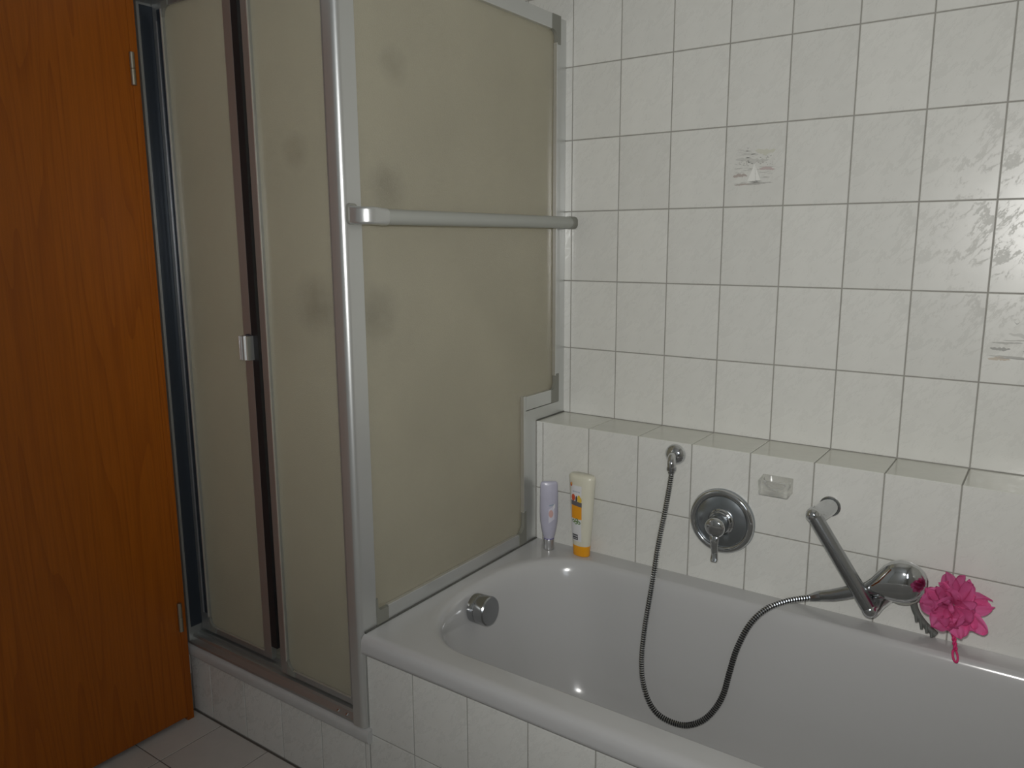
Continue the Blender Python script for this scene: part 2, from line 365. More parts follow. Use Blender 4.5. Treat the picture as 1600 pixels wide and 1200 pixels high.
def tiling(parent, axis, face, us, vs, mat, joint=0.0030, name='tile', skip=None):
    """us, vs: joint positions along the two in-plane axes"""
    out = {}
    for i in range(len(us)-1):
        for j in range(len(vs)-1):
            if skip and skip((us[i]+us[i+1])/2, (vs[j]+vs[j+1])/2): continue
            w_, h_ = us[i+1]-us[i]-joint, vs[j+1]-vs[j]-joint
            cu, cv = (us[i]+us[i+1])/2, (vs[j]+vs[j+1])/2
            jit = random.uniform(-0.0002, 0.0002)
            loc = {'-y': (cu, face+jit, cv), '+y': (cu, face+jit, cv), '+x': (face+jit, cu, cv), '-x': (face+jit, cu, cv), '+z': (cu, cv, face+jit)}[axis]
            o = bpy.data.objects.new(name, tile_mesh(w_, h_, axis, mat)); COL.objects.link(o)
            place(o, loc, parent); out[(i, j)] = o
    return out
def steps(a, b, origin, pitch):
    k0 = math.ceil((a-origin)/pitch + 1e-6); r = [a]; k = k0
    while origin+k*pitch < b-1e-6:
        if origin+k*pitch - r[-1] > 0.006: r.append(origin+k*pitch)
        k += 1
    r.append(b); return r

RX = 1.70; LX = -0.74; FY = -3.40; CZ = 2.42; G = 0.0018
# ------------------------------------------------------------------ room shell
wb = box('wall_back', 'grout', LX, RX, G, 0.12, 0, CZ); tag(wb, kind='structure')
xs = steps(LX+0.003, RX-0.003, 0.0, 0.152)
bt = tiling(wb, '-y', 0.0, xs, [0.61, 0.81, 1.01, 1.21, 1.41, 1.61, 1.81, 2.01, 2.21, 2.41], 'tile', skip=lambda u, v: v < 0.8 and u > -0.02)
tiling(wb, '-y', 0.0, [x for x in xs if x <= 0.001], [0.11, 0.21, 0.41, 0.61], 'tile')
wl = box('wall_left', 'grout', LX-0.12, LX-G, -0.868, 0.12, 0, CZ); tag(wl, kind='structure')
tiling(wl, '+x', LX, steps(-0.866, -0.003, 0.0, 0.152), [0.11, 0.21, 0.41, 0.61, 0.81, 1.01, 1.21, 1.41, 1.61, 1.81, 2.01, 2.21, 2.41], 'tile_yz')
wl2 = box('wall_left', 'plaster', LX-0.12, LX, FY, -1.73, 0, CZ); tag(wl2, kind='structure')
wl3 = box('wall_left', 'plaster', LX-0.12, LX, -1.73, -0.868, 2.04, CZ); tag(wl3, kind='structure')
wl_backing = box('wall_left', 'plaster', LX-0.12, LX-0.0002, -1.73, -0.868, 0, 2.04); tag(wl_backing, kind='structure')  # unseen wall added behind the door to stop light leaking in
vv, ff = join([box_geo(RX+G, RX+0.12, FY, WY0, 0, CZ), box_geo(RX+G, RX+0.12, WY1, 0.12, 0, CZ), box_geo(RX+G, RX+0.12, WY0, WY1, 0, WZ0), box_geo(RX+G, RX+0.12, WY0, WY1, WZ1, CZ)])
wr = link('wall_right', vv, ff, 'grout'); tag(wr, kind='structure')
tiling(wr, '-x', RX, steps(-2.20, -0.003, 0.0, 0.152), [0.003, 0.21, 0.41, 0.61, 0.81, 1.01, 1.21, 1.41, 1.61, 1.81, 2.01, 2.21, 2.41], 'tile_yz')
cl = box('ceiling', 'plaster', LX-0.12, RX+0.12, FY-0.12, 0.12, CZ, CZ+0.1); tag(cl, kind='structure')
fl = box('floor', 'grout_floor', LX-0.12, RX+0.12, FY-0.12, 0.12, -0.1, -0.0016); tag(fl, kind='structure')
tiling(fl, '+z', 0.0, steps(LX+0.002, RX, -0.605, 0.2), steps(FY+0.003, -0.862, -1.047, 0.2), 'tile_floor', joint=0.003)
wf = box('wall_front', 'plaster', LX, RX, FY-0.12, FY, 0, CZ); tag(wf, kind='structure')
win = empty('added_window_1', (WX+0.05, (WY0+WY1)/2, WZ0), kind='structure')  # unseen window, added to frame the fill lamp
for a in [(WY0, WY1, WZ0, WZ0+0.04), (WY0, WY1, WZ1-0.04, WZ1), (WY0, WY0+0.04, WZ0+0.04, WZ1-0.04), (WY1-0.04, WY1, WZ0+0.04, WZ1-0.04)]:
    box('added_window_frame', 'plaster', WX+0.01, WX+0.07, a[0], a[1], a[2], a[3], win)
# unseen ceiling lamp, added; it holds no light source
cl_l = empty('added_ceiling_lamp', (0.7, -2.3, CZ), 'unseen round white ceiling lamp added behind the camera', 'lamp')
lathe('lamp_base', 'alu', (0.7, -2.3, CZ), (0, 0, -1), [(0, 0.17), (0.02, 0.17), (0.03, 0.165), (0.03, 0.0)], cl_l)
lathe('lamp_shade', 'plaster', (0.7, -2.3, CZ-0.03), (0, 0, -1), [(0, 0.155), (0.02, 0.15), (0.038, 0.12), (0.045, 0.0)], cl_l)

# ------------------------------------------------------------------ tiled ledge, bath apron, shower sill
LY = -0.152
le = box('wall_ledge', 'grout', -0.0235, RX, LY+G, G, 0.0, 0.81-G); tag(le, kind='structure')
tiling(le, '-y', LY, [-0.0235]+[0.152*k for k in range(0, 12)]+[RX-0.003], [0.43, 0.61, 0.811], 'tile')
tiling(le, '+z', 0.81, [-0.0235]+[0.152*k for k in range(1, 12)]+[RX-0.003], [LY-0.001, 0.0], 'tile_top')
t1 = box('trim_1', 'grout', -0.0225, RX, -0.8582, -0.80, 0.0, 0.405); tag(t1, kind='structure')
ax_ = [-0.021]+[0.118+0.152*k for k in range(0, 11)]
tiling(t1, '-y', -0.86, ax_, [0.003, 0.2, 0.3965, 0.4045], 'tile')
t2 = box('trim_2', 'grout', LX, -0.0225, -0.8582, -0.80, 0.0, 0.18); tag(t2, kind='structure')
tiling(t2, '-y', -0.86, [LX+0.004, -0.646, -0.494, -0.342, -0.19, -0.038, -0.0225], [0.003, 0.181], 'tile', name='tile')
wp = box('wall_partition', 'plaster', -0.060, -0.0225, -0.80, -0.0, 0.0, 0.404); tag(wp, kind='structure')

# ------------------------------------------------------------------ wooden door
d1 = empty('door_1', (LX, -1.3, 0), kind='structure')
box('door_leaf', 'wood', -0.738, -0.700, -1.70, -0.9045, 0.014, 2.0, d1, bev=0.002)
box('door_frame', 'wood', -0.7395, -0.702, -0.9035, -0.884, 0.0, 2.02, d1, bev=0.002)
box('door_frame', 'wood', -0.7395, -0.702, -1.73, -1.7015, 0.0, 2.02, d1, bev=0.002)
box('door_frame', 'wood', -0.7395, -0.702, -1.7014, -0.9036, 2.002, 2.04, d1, bev=0.002)
box('door_gap_shade', 'gap', -0.7399, -0.7385, -1.72, -0.886, 0.0, 2.01, d1)  # dark sheet: shade of the gap round the leaf put into colour
for z0, z1 in ((0.273, 0.357), (1.702, 1.779)):
    h = lathe('hinge', 'hinge', (-0.6955, -0.9045, z0), (0, 0, 1), [(0, 0.0045), (0.001, 0.0062), ((z1-z0)/2-0.001, 0.0062), ((z1-z0)/2, 0.005), ((z1-z0)/2+0.001, 0.0062), (z1-z0-0.001, 0.0062), (z1-z0, 0.0045)], d1, n=14)
# handle side (outside the frame of the picture)
lathe('door_handle', 'chrome_dull', (-0.70, -1.64, 1.05), (1, 0, 0), [(0, 0.025), (0.008, 0.025), (0.01, 0.01), (0.05, 0.009), (0.055, 0.0)], d1)

# ------------------------------------------------------------------ shower tray
st = empty('shower_tray', (-0.38, -0.45, 0.10), 'grey enamel shower tray with rounded front edge on the tiled sill', 'shower tray')
def arc(cx, cy, r, a0, a1, n=6):
    return [(cx+r*cos(radians(a0+(a1-a0)*i/n)), cy+r*sin(radians(a0+(a1-a0)*i/n))) for i in range(n+1)]
lip = [(-0.80, 0.181), (-0.862, 0.181)] + arc(-0.8665, 0.1895, 0.0095, 260, 180, 5) + arc(-0.860, 0.2, 0.016, 180, 90, 6) + [(-0.80, 0.216)]
vv, ff = prism_geo(lip, 'x', LX+0.003, -0.012)
link('tray_rim', vv, ff, 'tray', st, smooth=True, angle=35)
vv, ff = join([box_geo(LX+0.004, -0.062, -0.799, -0.005, 0.02, 0.105), box_geo(LX+0.004, -0.062, -0.799, -0.78, 0.105, 0.21, 0.004)])
link('tray_basin', vv, ff, 'tray', st)

# ------------------------------------------------------------------ shower enclosure
se = empty('shower_enclosure', (-0.04, -0.84, 0.215), 'aluminium framed corner shower enclosure with frosted glass, left of the bathtub', 'shower')
TOPZ = 1.94
PX = -0.022
# corner post with a rounded outer corner
post = [(-0.058, -0.822), (-0.058, -0.874)] + [(-0.052, -0.874)] + arc(-0.036, -0.860, 0.014, 270, 360, 10) + [(PX, -0.822)]
vv, ff = prism_geo(post, 'z', 0.2165, TOPZ+0.01)
link('corner_post', vv, ff, 'alu', se, smooth=True, angle=20)
# wall profile on the back wall (upper) with the step round the ledge
prism('wall_profile', 'alu', [(-0.052, 0.848), (-0.2065, 0.848), (-0.2065, 0.4545), (-0.155, 0.4545), (-0.155, 0.8125), (-0.001, 0.8125), (-0.001, TOPZ-0.005), (-0.032, TOPZ-0.005), (-0.032, 0.848)], 'x', -0.050, PX, se)
# frame of the fixed side pane
def rail_x(name, mat, y0, y1, z0, z1, x1=PX+0.0, par=se, x0=-0.046, bev=0.0015): return box(name, mat, x0, x1, y0, y1, z0, z1, par, bev=bev)
sp = box('side_panel_frame', 'alu', -0.046, PX+0.001, -0.785, -0.232, 0.4545, 0.489, se, bev=0.0015)   # bottom rail
box('side_panel_frame', 'alu', -0.046, PX+0.001, -0.8215, -0.075, 1.900, TOPZ, se, bev=0.0015)         # top rail
box('side_panel_frame', 'alu', -0.046, PX+0.001, -0.2065, -0.071, 0.850, 0.890, se, bev=0.0015)         # step
box('side_panel_frame', 'alu', -0.046, PX+0.001, -0.0515, -0.0325, 0.93, 1.868, se, bev=0.001)          # upright by the wall
box('side_panel_frame', 'alu', -0.046, PX+0.001, -0.2195, -0.2075, 0.55, 0.892, se, bev=0.001)           # upright of the step
# lips where the frame holds the pane, in the highlight-toned aluminium
box('frame_lip', 'alu_highlight', -0.030, PX+0.0035, -0.0550, -0.0515, 0.93, 1.868, se, bev=0.001)
box('frame_lip', 'alu_highlight', -0.030, PX+0.0035, -0.2225, -0.2195, 0.55, 0.892, se, bev=0.001)
box('frame_lip', 'alu_highlight', -0.030, PX+0.0015, -0.785, -0.25, 0.489, 0.4915, se, bev=0.0005)
# corner brackets with a filleted inner corner
def bracket(ya, za, sy, sz, w1, w2, r, L1, L2, mat='bracket', x0=-0.030, x1=PX+0.0022):
    """corner at (ya,za); arms run sy along y and sz along z"""
    pts = [(0, 0), (L1, 0), (L1, w2), (w1+r, w2)]
    for i in range(7):
        a = radians(270-90*i/6); pts.append((w1+r+r*cos(a), w2+r+r*sin(a)))
    pts += [(w1, L2), (0, L2)]
    P = [(ya+sy*p, za+sz*q) for p, q in pts]
    return prism('corner_bracket', mat, P, 'x', x0, x1, se)
bracket(-0.0325, 0.850, -1, 1, 0.019, 0.040, 0.018, 0.040, 0.085)
bracket(-0.0325, TOPZ, -1, -1, 0.019, 0.040, 0.022, 0.043, 0.075)
bracket(-0.2075, 0.4545, -1, 1, 0.0125, 0.036, 0.022, 0.036, 0.097)
bracket(-0.8215, 0.4545, 1, 1, 0.004, 0.034, 0.012, 0.037, 0.065)
# side pane, cut to the step
gp = [(-0.823, 0.475), (-0.213, 0.475), (-0.213, 0.885), (-0.045, 0.885), (-0.045, 1.905), (-0.823, 1.905)]
pane = prism('glass_pane', 'glass', gp, 'x', -0.036, -0.032, se); pane['label'] = 'large frosted side pane stepped round the tiled ledge'
# sealant line along the bath and the ledge
box('sealant', 'sealant', -0.0225, -0.0175, -0.862, -0.155, 0.4515, 0.4555, se)
box('sealant', 'sealant', -0.0228, -0.0190, -0.150, -0.001, 0.8095, 0.8135, se)
# front: left wall profile with its dark inner flank, header, bottom track
box('front_wall_profile', 'alu_shaded', -0.7385, -0.7185, -0.869, -0.80, 0.2168, TOPZ+0.01, se)
box('wall_profile_flank', 'dark_side', -0.7184, -0.7165, -0.862, -0.826, 0.262, 1.90, se)
box('header_rail', 'alu_shaded', -0.7180, -0.0585, -0.872, -0.80, 1.905, TOPZ+0.01, se, bev=0.002)
trk = [(-0.870, 0.2165), (-0.870, 0.223), (-0.858, 0.232), (-0.856, 0.239), (-0.850, 0.240), (-0.849, 0.235), (-0.838, 0.235), (-0.837, 0.242), (-0.831, 0.242), (-0.830, 0.235), (-0.815, 0.235), (-0.814, 0.246), (-0.80, 0.246), (-0.80, 0.2165)]
prism('bottom_track', 'alu_shaded', trk, 'x', -0.7180, -0.0585, se)
for sx_ in (-0.118, -0.088):
    lathe('screw', 'chrome', (sx_, -0.8655, 0.2275), (0, -0.6, 0.8), [(0, 0.0042), (0.001, 0.004), (0.002, 0.002), (0.002, 0.0)], se, n=12)
def slider(x0, x1, yf, ls, rs, label):
    """sliding door of width x0..x1 whose front face lies at yf"""
    d = 0.016
    zb, zt = 0.247, 1.925
    dr = empty('sliding_door', ((x0+x1)/2, yf+d/2, zb)); place(dr, ((x0+x1)/2, yf+d/2, zb), se); dr['label'] = label
    box('stile', 'alu_shaded', x0, x0+ls, yf, yf+d, zb+0.0, zt, dr, bev=0.001)
    box('stile', 'alu_shaded', x1-rs, x1, yf, yf+d, zb, zt, dr, bev=0.001)
    box('rail', 'alu_shaded', x0+ls, x1-rs, yf+0.001, yf+d, zb, zb+0.016, dr, bev=0.001)
    box('rail', 'alu_shaded', x0+ls, x1-rs, yf+0.001, yf+d, zt-0.03, zt, dr, bev=0.001)
    box('rail_lip', 'alu_highlight', x0+ls+0.02, x1-rs, yf-0.0008, yf+0.004, zb+0.016, zb+0.0178, dr, bev=0.0004)
    # corner pieces with a fillet, lower left and upper left
    for zc, sz in ((zb, 1), (zt, -1)):
        xa = x0+ls-0.001; r = 0.024; w2 = 0.0165 if sz > 0 else 0.031
        P = [(xa, zc+sz*0.001), (xa+r+0.002, zc+sz*0.001), (xa+r+0.002, zc+sz*w2)]
        for i in range(1, 8):
            a = radians(270-90*i/7); P.append((xa+0.001+r+r*cos(a)+0.001, zc+sz*(w2+r+r*sin(a))))
        P.append((xa, zc+sz*(w2+r)))
        prism('corner_piece', 'bracket', P, 'y', yf-0.0012, yf+0.006, dr)
    pn = box('glass_pane', 'glass', x0+ls-0.004, x1-rs+0.004, yf+0.006, yf+0.010, zb+0.010, zt-0.024, dr)
    return dr
D1 = slider(-0.716, -0.407, -0.829, 0.041, 0.030, 'narrow sliding door pane beside the wooden door')
D2 = slider(-0.340, -0.054, -0.853, 0.027, 0.032, 'sliding door pane beside the corner post')
# bead pair on the left stile of the left door, lip of the right door
box('stile_bead', 'alu_highlight', -0.7000, -0.6972, -0.8325, -0.829, 0.30, 1.865, D1, bev=0.001)
box('stile_bead', 'alu_highlight', -0.6785, -0.6750, -0.8335, -0.829, 0.29, 1.89, D1, bev=0.001)
box('stile_groove', 'dark_side', -0.6968, -0.6792, -0.8298, -0.829, 0.30, 1.89, D1)
box('stile_bead', 'alu_highlight', -0.3160, -0.3128, -0.8570, -0.853, 0.285, 1.89, D2, bev=0.001)
box('seal_strip', 'rubber', -0.4068, -0.383, -0.829, -0.820, 0.285, 1.90, D1)
# pull on the left door
hx, hy = -0.404, -0.829
prism('pull_plate', 'dark_side', [(hx-0.000, 1.045), (hx-0.000, 1.105)] + [(hx-0.012+0.026*cos(radians(a)), 1.075+0.032*sin(radians(a))) for a in range(90, 271, 15)], 'y', hy-0.003, hy, D1)
hp = [(hx-0.026, hy), (hx-0.026, hy-0.018), (hx-0.010, hy-0.018), (hx-0.006, hy-0.0135), (hx-0.002, hy-0.0135), (hx+0.002, hy-0.018), (hx+0.004, hy-0.018), (hx+0.004, hy)]
vv, ff = prism_geo(hp, 'z', 1.044, 1.103)
link('door_pull', vv, ff, 'alu_shaded', D1)
for a in (-0.0255, -0.0195, 0.0030):
    prism('pull_ridge', 'alu_highlight', [(hx+a-0.0012, hy-0.0178), (hx+a-0.0006, hy-0.0205), (hx+a+0.0006, hy-0.0205), (hx+a+0.0012, hy-0.0178)], 'z', 1.0445, 1.1025, D1)
# towel bar across the side panel
bx = 0.022
tb = tube('towel_bar', 'bar', [(bx, -0.800, 1.3775), (bx, -0.052, 1.3775)], 0.0165, se, n=28)
tb['label'] = 'grey towel bar across the frosted side pane'
def rrect(c, ax, up, hw, hh, r, n=5):
    ax = Vector(ax).normalized(); up = Vector(up).normalized(); s = ax.cross(up)
    out = []
    for (cx, cy, a0) in ((hw-r, hh-r, 0), (-(hw-r), hh-r, 90), (-(hw-r), -(hh-r), 180), (hw-r, -(hh-r), 270)):
        for i in range(n+1):
            a = radians(a0+90*i/n); out.append(Vector(c)+s*(cx+r*cos(a))+up*(cy+r*sin(a)))
    return out
# front end: foot on the post, elbow that turns along the pane
rg = [rrect((PX+0.0005, -0.8515, 1.3835), (1, 0, 0), (0, 0, 1), 0.014, 0.0215, 0.010), rrect((PX+0.006, -0.8515, 1.3835), (1, 0, 0), (0, 0, 1), 0.0138, 0.021, 0.010)]
vv, ff = loft_geo(rg); link('bar_foot', vv, ff, 'bracket', tb, smooth=True, angle=40)
rg = []
for k in range(9):
    a = radians(90*k/8); R_ = 0.018
    c = Vector((PX+0.006+ (0.020 if k else 0) + R_*sin(a), -0.8515+R_*(1-cos(a)), 1.3795)) if k else Vector((PX+0.024, -0.8515, 1.3795))
    rg.append(rrect(c, (cos(a), sin(a), 0), (0, 0, 1), 0.012, 0.0180, 0.006))
rg = [rrect((PX+0.004, -0.8515, 1.3815), (1, 0, 0), (0, 0, 1), 0.0115, 0.0190, 0.006)] + rg + [rrect((bx, -0.800, 1.3775), (0, 1, 0), (0, 0, 1), 0.0175, 0.0178, 0.012)]
vv, ff = loft_geo(rg); link('bar_elbow', vv, ff, 'alu', tb, smooth=True, angle=45)
rg = [rrect((bx, -0.0525, 1.3775), (0, 1, 0), (0, 0, 1), 0.0172, 0.0172, 0.012), rrect((bx, -0.030, 1.3775), (0, 1, 0), (0, 0, 1), 0.0172, 0.0172, 0.012), rrect((bx, -0.026, 1.3775), (0, 1, 0), (0, 0, 1), 0.014, 0.014, 0.010)]
vv, ff = loft_geo(rg); link('bar_end_cap', vv, ff, 'bracket', tb, smooth=True, angle=45)
box('bar_foot', 'bracket', PX+0.0005, bx-0.006, -0.050, -0.034, 1.366, 1.389, tb, bev=0.002)

# ------------------------------------------------------------------ fittings inside the shower
sr = empty('shower_rail', (-0.66, -0.03, 0.95), 'dark shower rail with hand shower, blurred behind the frosted side pane', 'shower rail')
tube('rail_tube', 'chrome_dull', [(-0.66, -0.055, 0.95), (-0.66, -0.055, 1.60)], 0.011, sr)
for z in (0.96, 1.59): tube('rail_bracket', 'chrome_dull', [(-0.66, -0.001, z), (-0.66, -0.055, z)], 0.012, sr)
lathe('shower_head', 'dark_fit', (-0.655, -0.16, 1.50), (0.35, -0.6, -0.5), [(-0.03, 0.015), (-0.02, 0.045), (0, 0.065), (0.012, 0.067), (0.014, 0.0)], sr)
tube('handle', 'dark_fit', [(-0.665, -0.085, 1.36), (-0.66, -0.13, 1.44), (-0.658, -0.15, 1.50)], 0.015, sr)
sm = empty('shower_mixer', (LX, -0.22, 1.12), 'dark shower mixer on the side wall, blurred behind the frosted glass', 'mixer')
tube('mixer_body', 'dark_fit', [(-0.67, -0.40, 1.13), (-0.67, -0.14, 1.13)], 0.034, sm)
for y in (-0.38, -0.16):
    tube('mixer_knob', 'dark_fit', [(-0.67, y-0.035, 1.13), (-0.67, y+0.035, 1.13)], 0.045, sm)
    tube('mixer_union', 'chrome_dull', [(LX, y, 1.13), (-0.70, y, 1.13)], 0.02, sm)
# ------------------------------------------------------------------ bathtub
tub = empty('bathtub', (0.83, -0.51, 0.0), 'light grey enamel bathtub built in against the tiled ledge', 'bathtub')
NS, NE = 40, 48
def opening(ins_l, ins_s, ins_r, z, x0=0.022, x1=1.62, y0=-0.806, y1=-0.214):
    """outline of the hollow, counter-clockwise from the front left"""
    xa, xb = x0+ins_l, x1-ins_r; ya, yb = y0+ins_s, y1-ins_s
    cy = (ya+yb)/2; b = (yb-ya)/2
    aL = 0.22-ins_l*0.2; aR = 0.24-ins_r*0.2
    P = []
    for i in range(NS): P.append(((xa+aL)+(xb-aR-xa-aL)*i/NS, ya))
    for i in range(NE):
        t = -pi/2+pi*i/NE; c, s = cos(t), sin(t)
        P.append((xb-aR+aR*abs(c)**0.85, cy+b*math.copysign(abs(s)**0.85, s)))
    for i in range(NS): P.append(((xb-aR)-(xb-aR-xa-aL)*i/NS, yb))
    for i in range(NE):
        t = pi/2+pi*i/NE; c, s = cos(t), sin(t)
        P.append((xa+aL-aL*abs(c)**0.85, cy+b*math.copysign(abs(s)**0.85, s)))
    return [Vector((x, y, z)) for x, y in P]
ZT = 0.4525
X0, X1, Y0, Y1 = -0.0215, 1.695, -0.862, -0.1525
def outer(z, oy, ox=0.0):
    base = opening(0, 0, 0, z); cy = -0.51; P = []
    for i, p in enumerate(base):
        if i < NS: q = (p.x, Y0)
        elif i < NS+NE or NS*2+NE <= i:
            right = i < NS+NE
            c = Vector((1.62-0.24 if right else 0.022+0.22, cy)); d = Vector((p.x-c.x, p.y-c.y))
            tx = ((X1 if right else X0)-c.x)/d.x if abs(d.x) > 1e-6 else 1e9
            ty = ((Y1 if d.y > 0 else Y0)-c.y)/d.y if abs(d.y) > 1e-6 else 1e9
            t = min(x for x in (tx, ty) if x > 0); q = (c.x+d.x*t, c.y+d.y*t)
        else: q = (p.x, Y1)
        P.append(list(q))
    for corner in ((X0, Y0), (X1, Y0), (X1, Y1), (X0, Y1)):
        k = min(range(len(P)), key=lambda i: (P[i][0]-corner[0])**2+(P[i][1]-corner[1])**2); P[k] = list(corner)
    return [Vector((x, y-(oy if y < Y0+1e-5 else 0), z)) for x, y in P]
rings = [outer(0.41, 0.0), outer(0.4065, 0.009), outer(0.409, 0.0125), outer(0.416, 0.0135), outer(0.430, 0.0135), outer(0.441, 0.0115), outer(0.4485, 0.006), outer(ZT, -0.004), outer(ZT, -0.010)]
for (l, s, r, z) in [(-0.02, -0.004, -0.006, ZT), (-0.006, 0.000, 0.0, 0.4515), (0.004, 0.004, 0.006, 0.4475), (0.012, 0.009, 0.014, 0.438), (0.021, 0.014, 0.03, 0.42), (0.030, 0.020, 0.06, 0.39),
                     (0.050, 0.034, 0.12, 0.30), (0.075, 0.050, 0.18, 0.20), (0.105, 0.07, 0.25, 0.12), (0.14, 0.10, 0.30, 0.075), (0.19, 0.14, 0.36, 0.055), (0.26, 0.2, 0.45, 0.05)]:
    rings.append(opening(l, s, r, z))
vv, ff = loft_geo(rings, cap=False)
n = len(rings[0]); ff.append([(len(rings)-1)*n+i for i in range(n)])
link('tub_body', vv, ff, 'enamel', tub, smooth=True, angle=60)
# bath waste control, a chrome knob on the end wall
oc = Vector((0.052, -0.553, 0.4115)); oax = Vector((1, 0.0, 0.06))
lathe('overflow_knob', 'chrome_dull', oc, oax, [(0, 0.030), (0.004, 0.036), (0.018, 0.0365), (0.022, 0.0345), (0.026, 0.0365), (0.050, 0.0365), (0.0535, 0.034), (0.0535, 0.0)], tub, n=40, angle=30)

# ------------------------------------------------------------------ bottles on the bath rim
def sup(c, yaw, rx, ry, e, n=40):
    out = []
    for i in range(n):
        t = 2*pi*i/n; x = rx*math.copysign(abs(cos(t))**e, cos(t)); y = ry*math.copysign(abs(sin(t))**e, sin(t))
        out.append(Vector((c[0]+x*cos(yaw)-y*sin(yaw), c[1]+x*sin(yaw)+y*cos(yaw), c[2])))
    return out
class Body:
    def __init__(s, c, yaw, prof): s.c, s.yaw, s.prof = c, yaw, prof   # prof: z, rx, ry, e, lean
    def at(s, z):
        P = s.prof
        for a, b in zip(P, P[1:]):
            if a[0] <= z <= b[0]:
                t = (z-a[0])/(b[0]-a[0] or 1); return [x+(y-x)*t for x, y in zip(a, b)]
        return P[-1] if z > P[-1][0] else P[0]
    def ring(s, z, n=40):
        _, rx, ry, e = s.at(z)[:4]; return sup((s.c[0], s.c[1], s.c[2]+z), s.yaw, rx, ry, e, n)
    def surf(s, u, z, off):
        """u: lateral position in metres on the -y face"""
        _, rx, ry, e = s.at(z)[:4]; rx += off; ry += off
        cu = max(-0.999, min(0.999, u/rx)); y = -ry*(1-abs(cu)**(2/e))**(e/2)
        return Vector((s.c[0]+u*cos(s.yaw)-y*sin(s.yaw), s.c[1]+u*sin(s.yaw)+y*cos(s.yaw), s.c[2]+z))
def patch(name, body, mat, poly_fn, parent, off, nu=8, nz=8):
    """poly_fn(a,b) with a,b in 0..1 gives (u, z) on the face"""
    V = [body.surf(*poly_fn(i/nu, j/nz), off) for j in range(nz+1) for i in range(nu+1)]
    F = [[j*(nu+1)+i, j*(nu+1)+i+1, (j+1)*(nu+1)+i+1, (j+1)*(nu+1)+i] for j in range(nz) for i in range(nu)]
    return link(name, V, F, mat, parent, smooth=True)
def rect_fn(u0, u1, z0, z1, tilt=0): return lambda a, b: (u0+(u1-u0)*a, z0+(z1-z0)*b+tilt*(a-0.5))
def disc_fn(cu, cz, r, rz=None):
    rz = rz or r
    def f(a, b):
        x, y = a*2-1, b*2-1
        return (cu+r*x*math.sqrt(max(0, 1-y*y/2)), cz+rz*y*math.sqrt(max(0, 1-x*x/2)))
    return f
# lilac tube standing on its silver cap
B1 = (0.056, -0.205, ZT+0.001)
b1 = empty('shampoo_tube', B1, 'lilac plastic tube standing on its silver cap, beside the frosted shower pane', 'bottle')
lathe('cap', 'silver_cap', B1, (0, 0, 1), [(0, 0.0145), (0.001, 0.0155), (0.030, 0.0155), (0.031, 0.015), (0.031, 0.0)], b1, n=32)
lathe('cap_ring', 'lilac_dark', (B1[0], B1[1], B1[2]+0.031), (0, 0, 1), [(0, 0.0152), (0.003, 0.0152), (0.003, 0.0)], b1, n=32)
body1 = Body(B1, radians(38), [(0.034, 0.0150, 0.0145, 1, 0), (0.042, 0.0175, 0.0160, 1, 0), (0.060, 0.0215, 0.0180, 1, 0), (0.085, 0.0252, 0.0185, 1, 0), (0.11, 0.0265, 0.0175, 1, 0),
                           (0.14, 0.0262, 0.0150, 1, 0), (0.17, 0.0256, 0.0110, 1, 0), (0.19, 0.0250, 0.0075, 0.9, 0), (0.198, 0.0235, 0.0055, 0.85, 0), (0.201, 0.0195, 0.0035, 0.85, 0)])
rg = [body1.ring(p[0]) for p in body1.prof]
vv, ff = loft_geo(rg); link('tube_body', vv, ff, 'lilac', b1, smooth=True, angle=60)
patch('label_print', body1, 'p_lil', rect_fn(-0.003, 0.014, 0.088, 0.128, 0.012), b1, 0.0006)
patch('label_print', body1, 'p_pink', disc_fn(0.004, 0.110, 0.0065, 0.011), b1, 0.0009)
patch('label_print', body1, 'p_white', rect_fn(0.010, 0.016, 0.124, 0.136, 0.006), b1, 0.0009)
patch('label_print', body1, 'p_blue', rect_fn(-0.001, 0.012, 0.133, 0.1365, 0.002), b1, 0.0007)
# cream bottle with orange cap
B2 = (0.156, -0.190, ZT+0.001)
b2 = empty('shower_gel_bottle', B2, 'cream plastic bottle with orange cap and fruit label on the bath rim', 'bottle')
yb2 = radians(-6)
cap2 = Body(B2, yb2, [(0.0, 0.0245, 0.0165, 0.9, 0), (0.002, 0.0255, 0.0175, 0.9, 0), (0.030, 0.0268, 0.0180, 0.9, 0)])
vv, ff = loft_geo([cap2.ring(p[0]) for p in cap2.prof]); link('cap', vv, ff, 'orange', b2, smooth=True, angle=50)
body2 = Body(B2, yb2, [(0.030, 0.0265, 0.0178, 0.9, 0), (0.033, 0.0270, 0.0182, 0.9, 0), (0.08, 0.0310, 0.0205, 0.88, 0), (0.13, 0.0345, 0.0215, 0.86, 0), (0.18, 0.0375, 0.0215, 0.84, 0),
                       (0.215, 0.0405, 0.0205, 0.82, 0), (0.226, 0.0415, 0.0200, 0.80, 0), (0.232, 0.0400, 0.0180, 0.8, 0), (0.235, 0.0360, 0.0150, 0.8, 0)])
vv, ff = loft_geo([body2.ring(p[0]) for p in body2.prof]); link('bottle_body', vv, ff, 'cream', b2, smooth=True, angle=60)
def tap(u0, u1, z0, z1, k=0.028): return lambda a, b: ((u0+(u1-u0)*a)*(1+k*((z0+(z1-z0)*b)-0.12)/0.028*0.25), z0+(z1-z0)*b)
patch('label', body2, 'p_white', tap(-0.024, 0.012, 0.044, 0.206), b2, 0.0005, 8, 14)
patch('label_print', body2, 'p_orange', rect_fn(-0.0215, 0.0135, 0.110, 0.150), b2, 0.0009)
patch('label_print', body2, 'p_band', rect_fn(-0.0225, 0.0140, 0.148, 0.161, -0.003), b2, 0.0012)
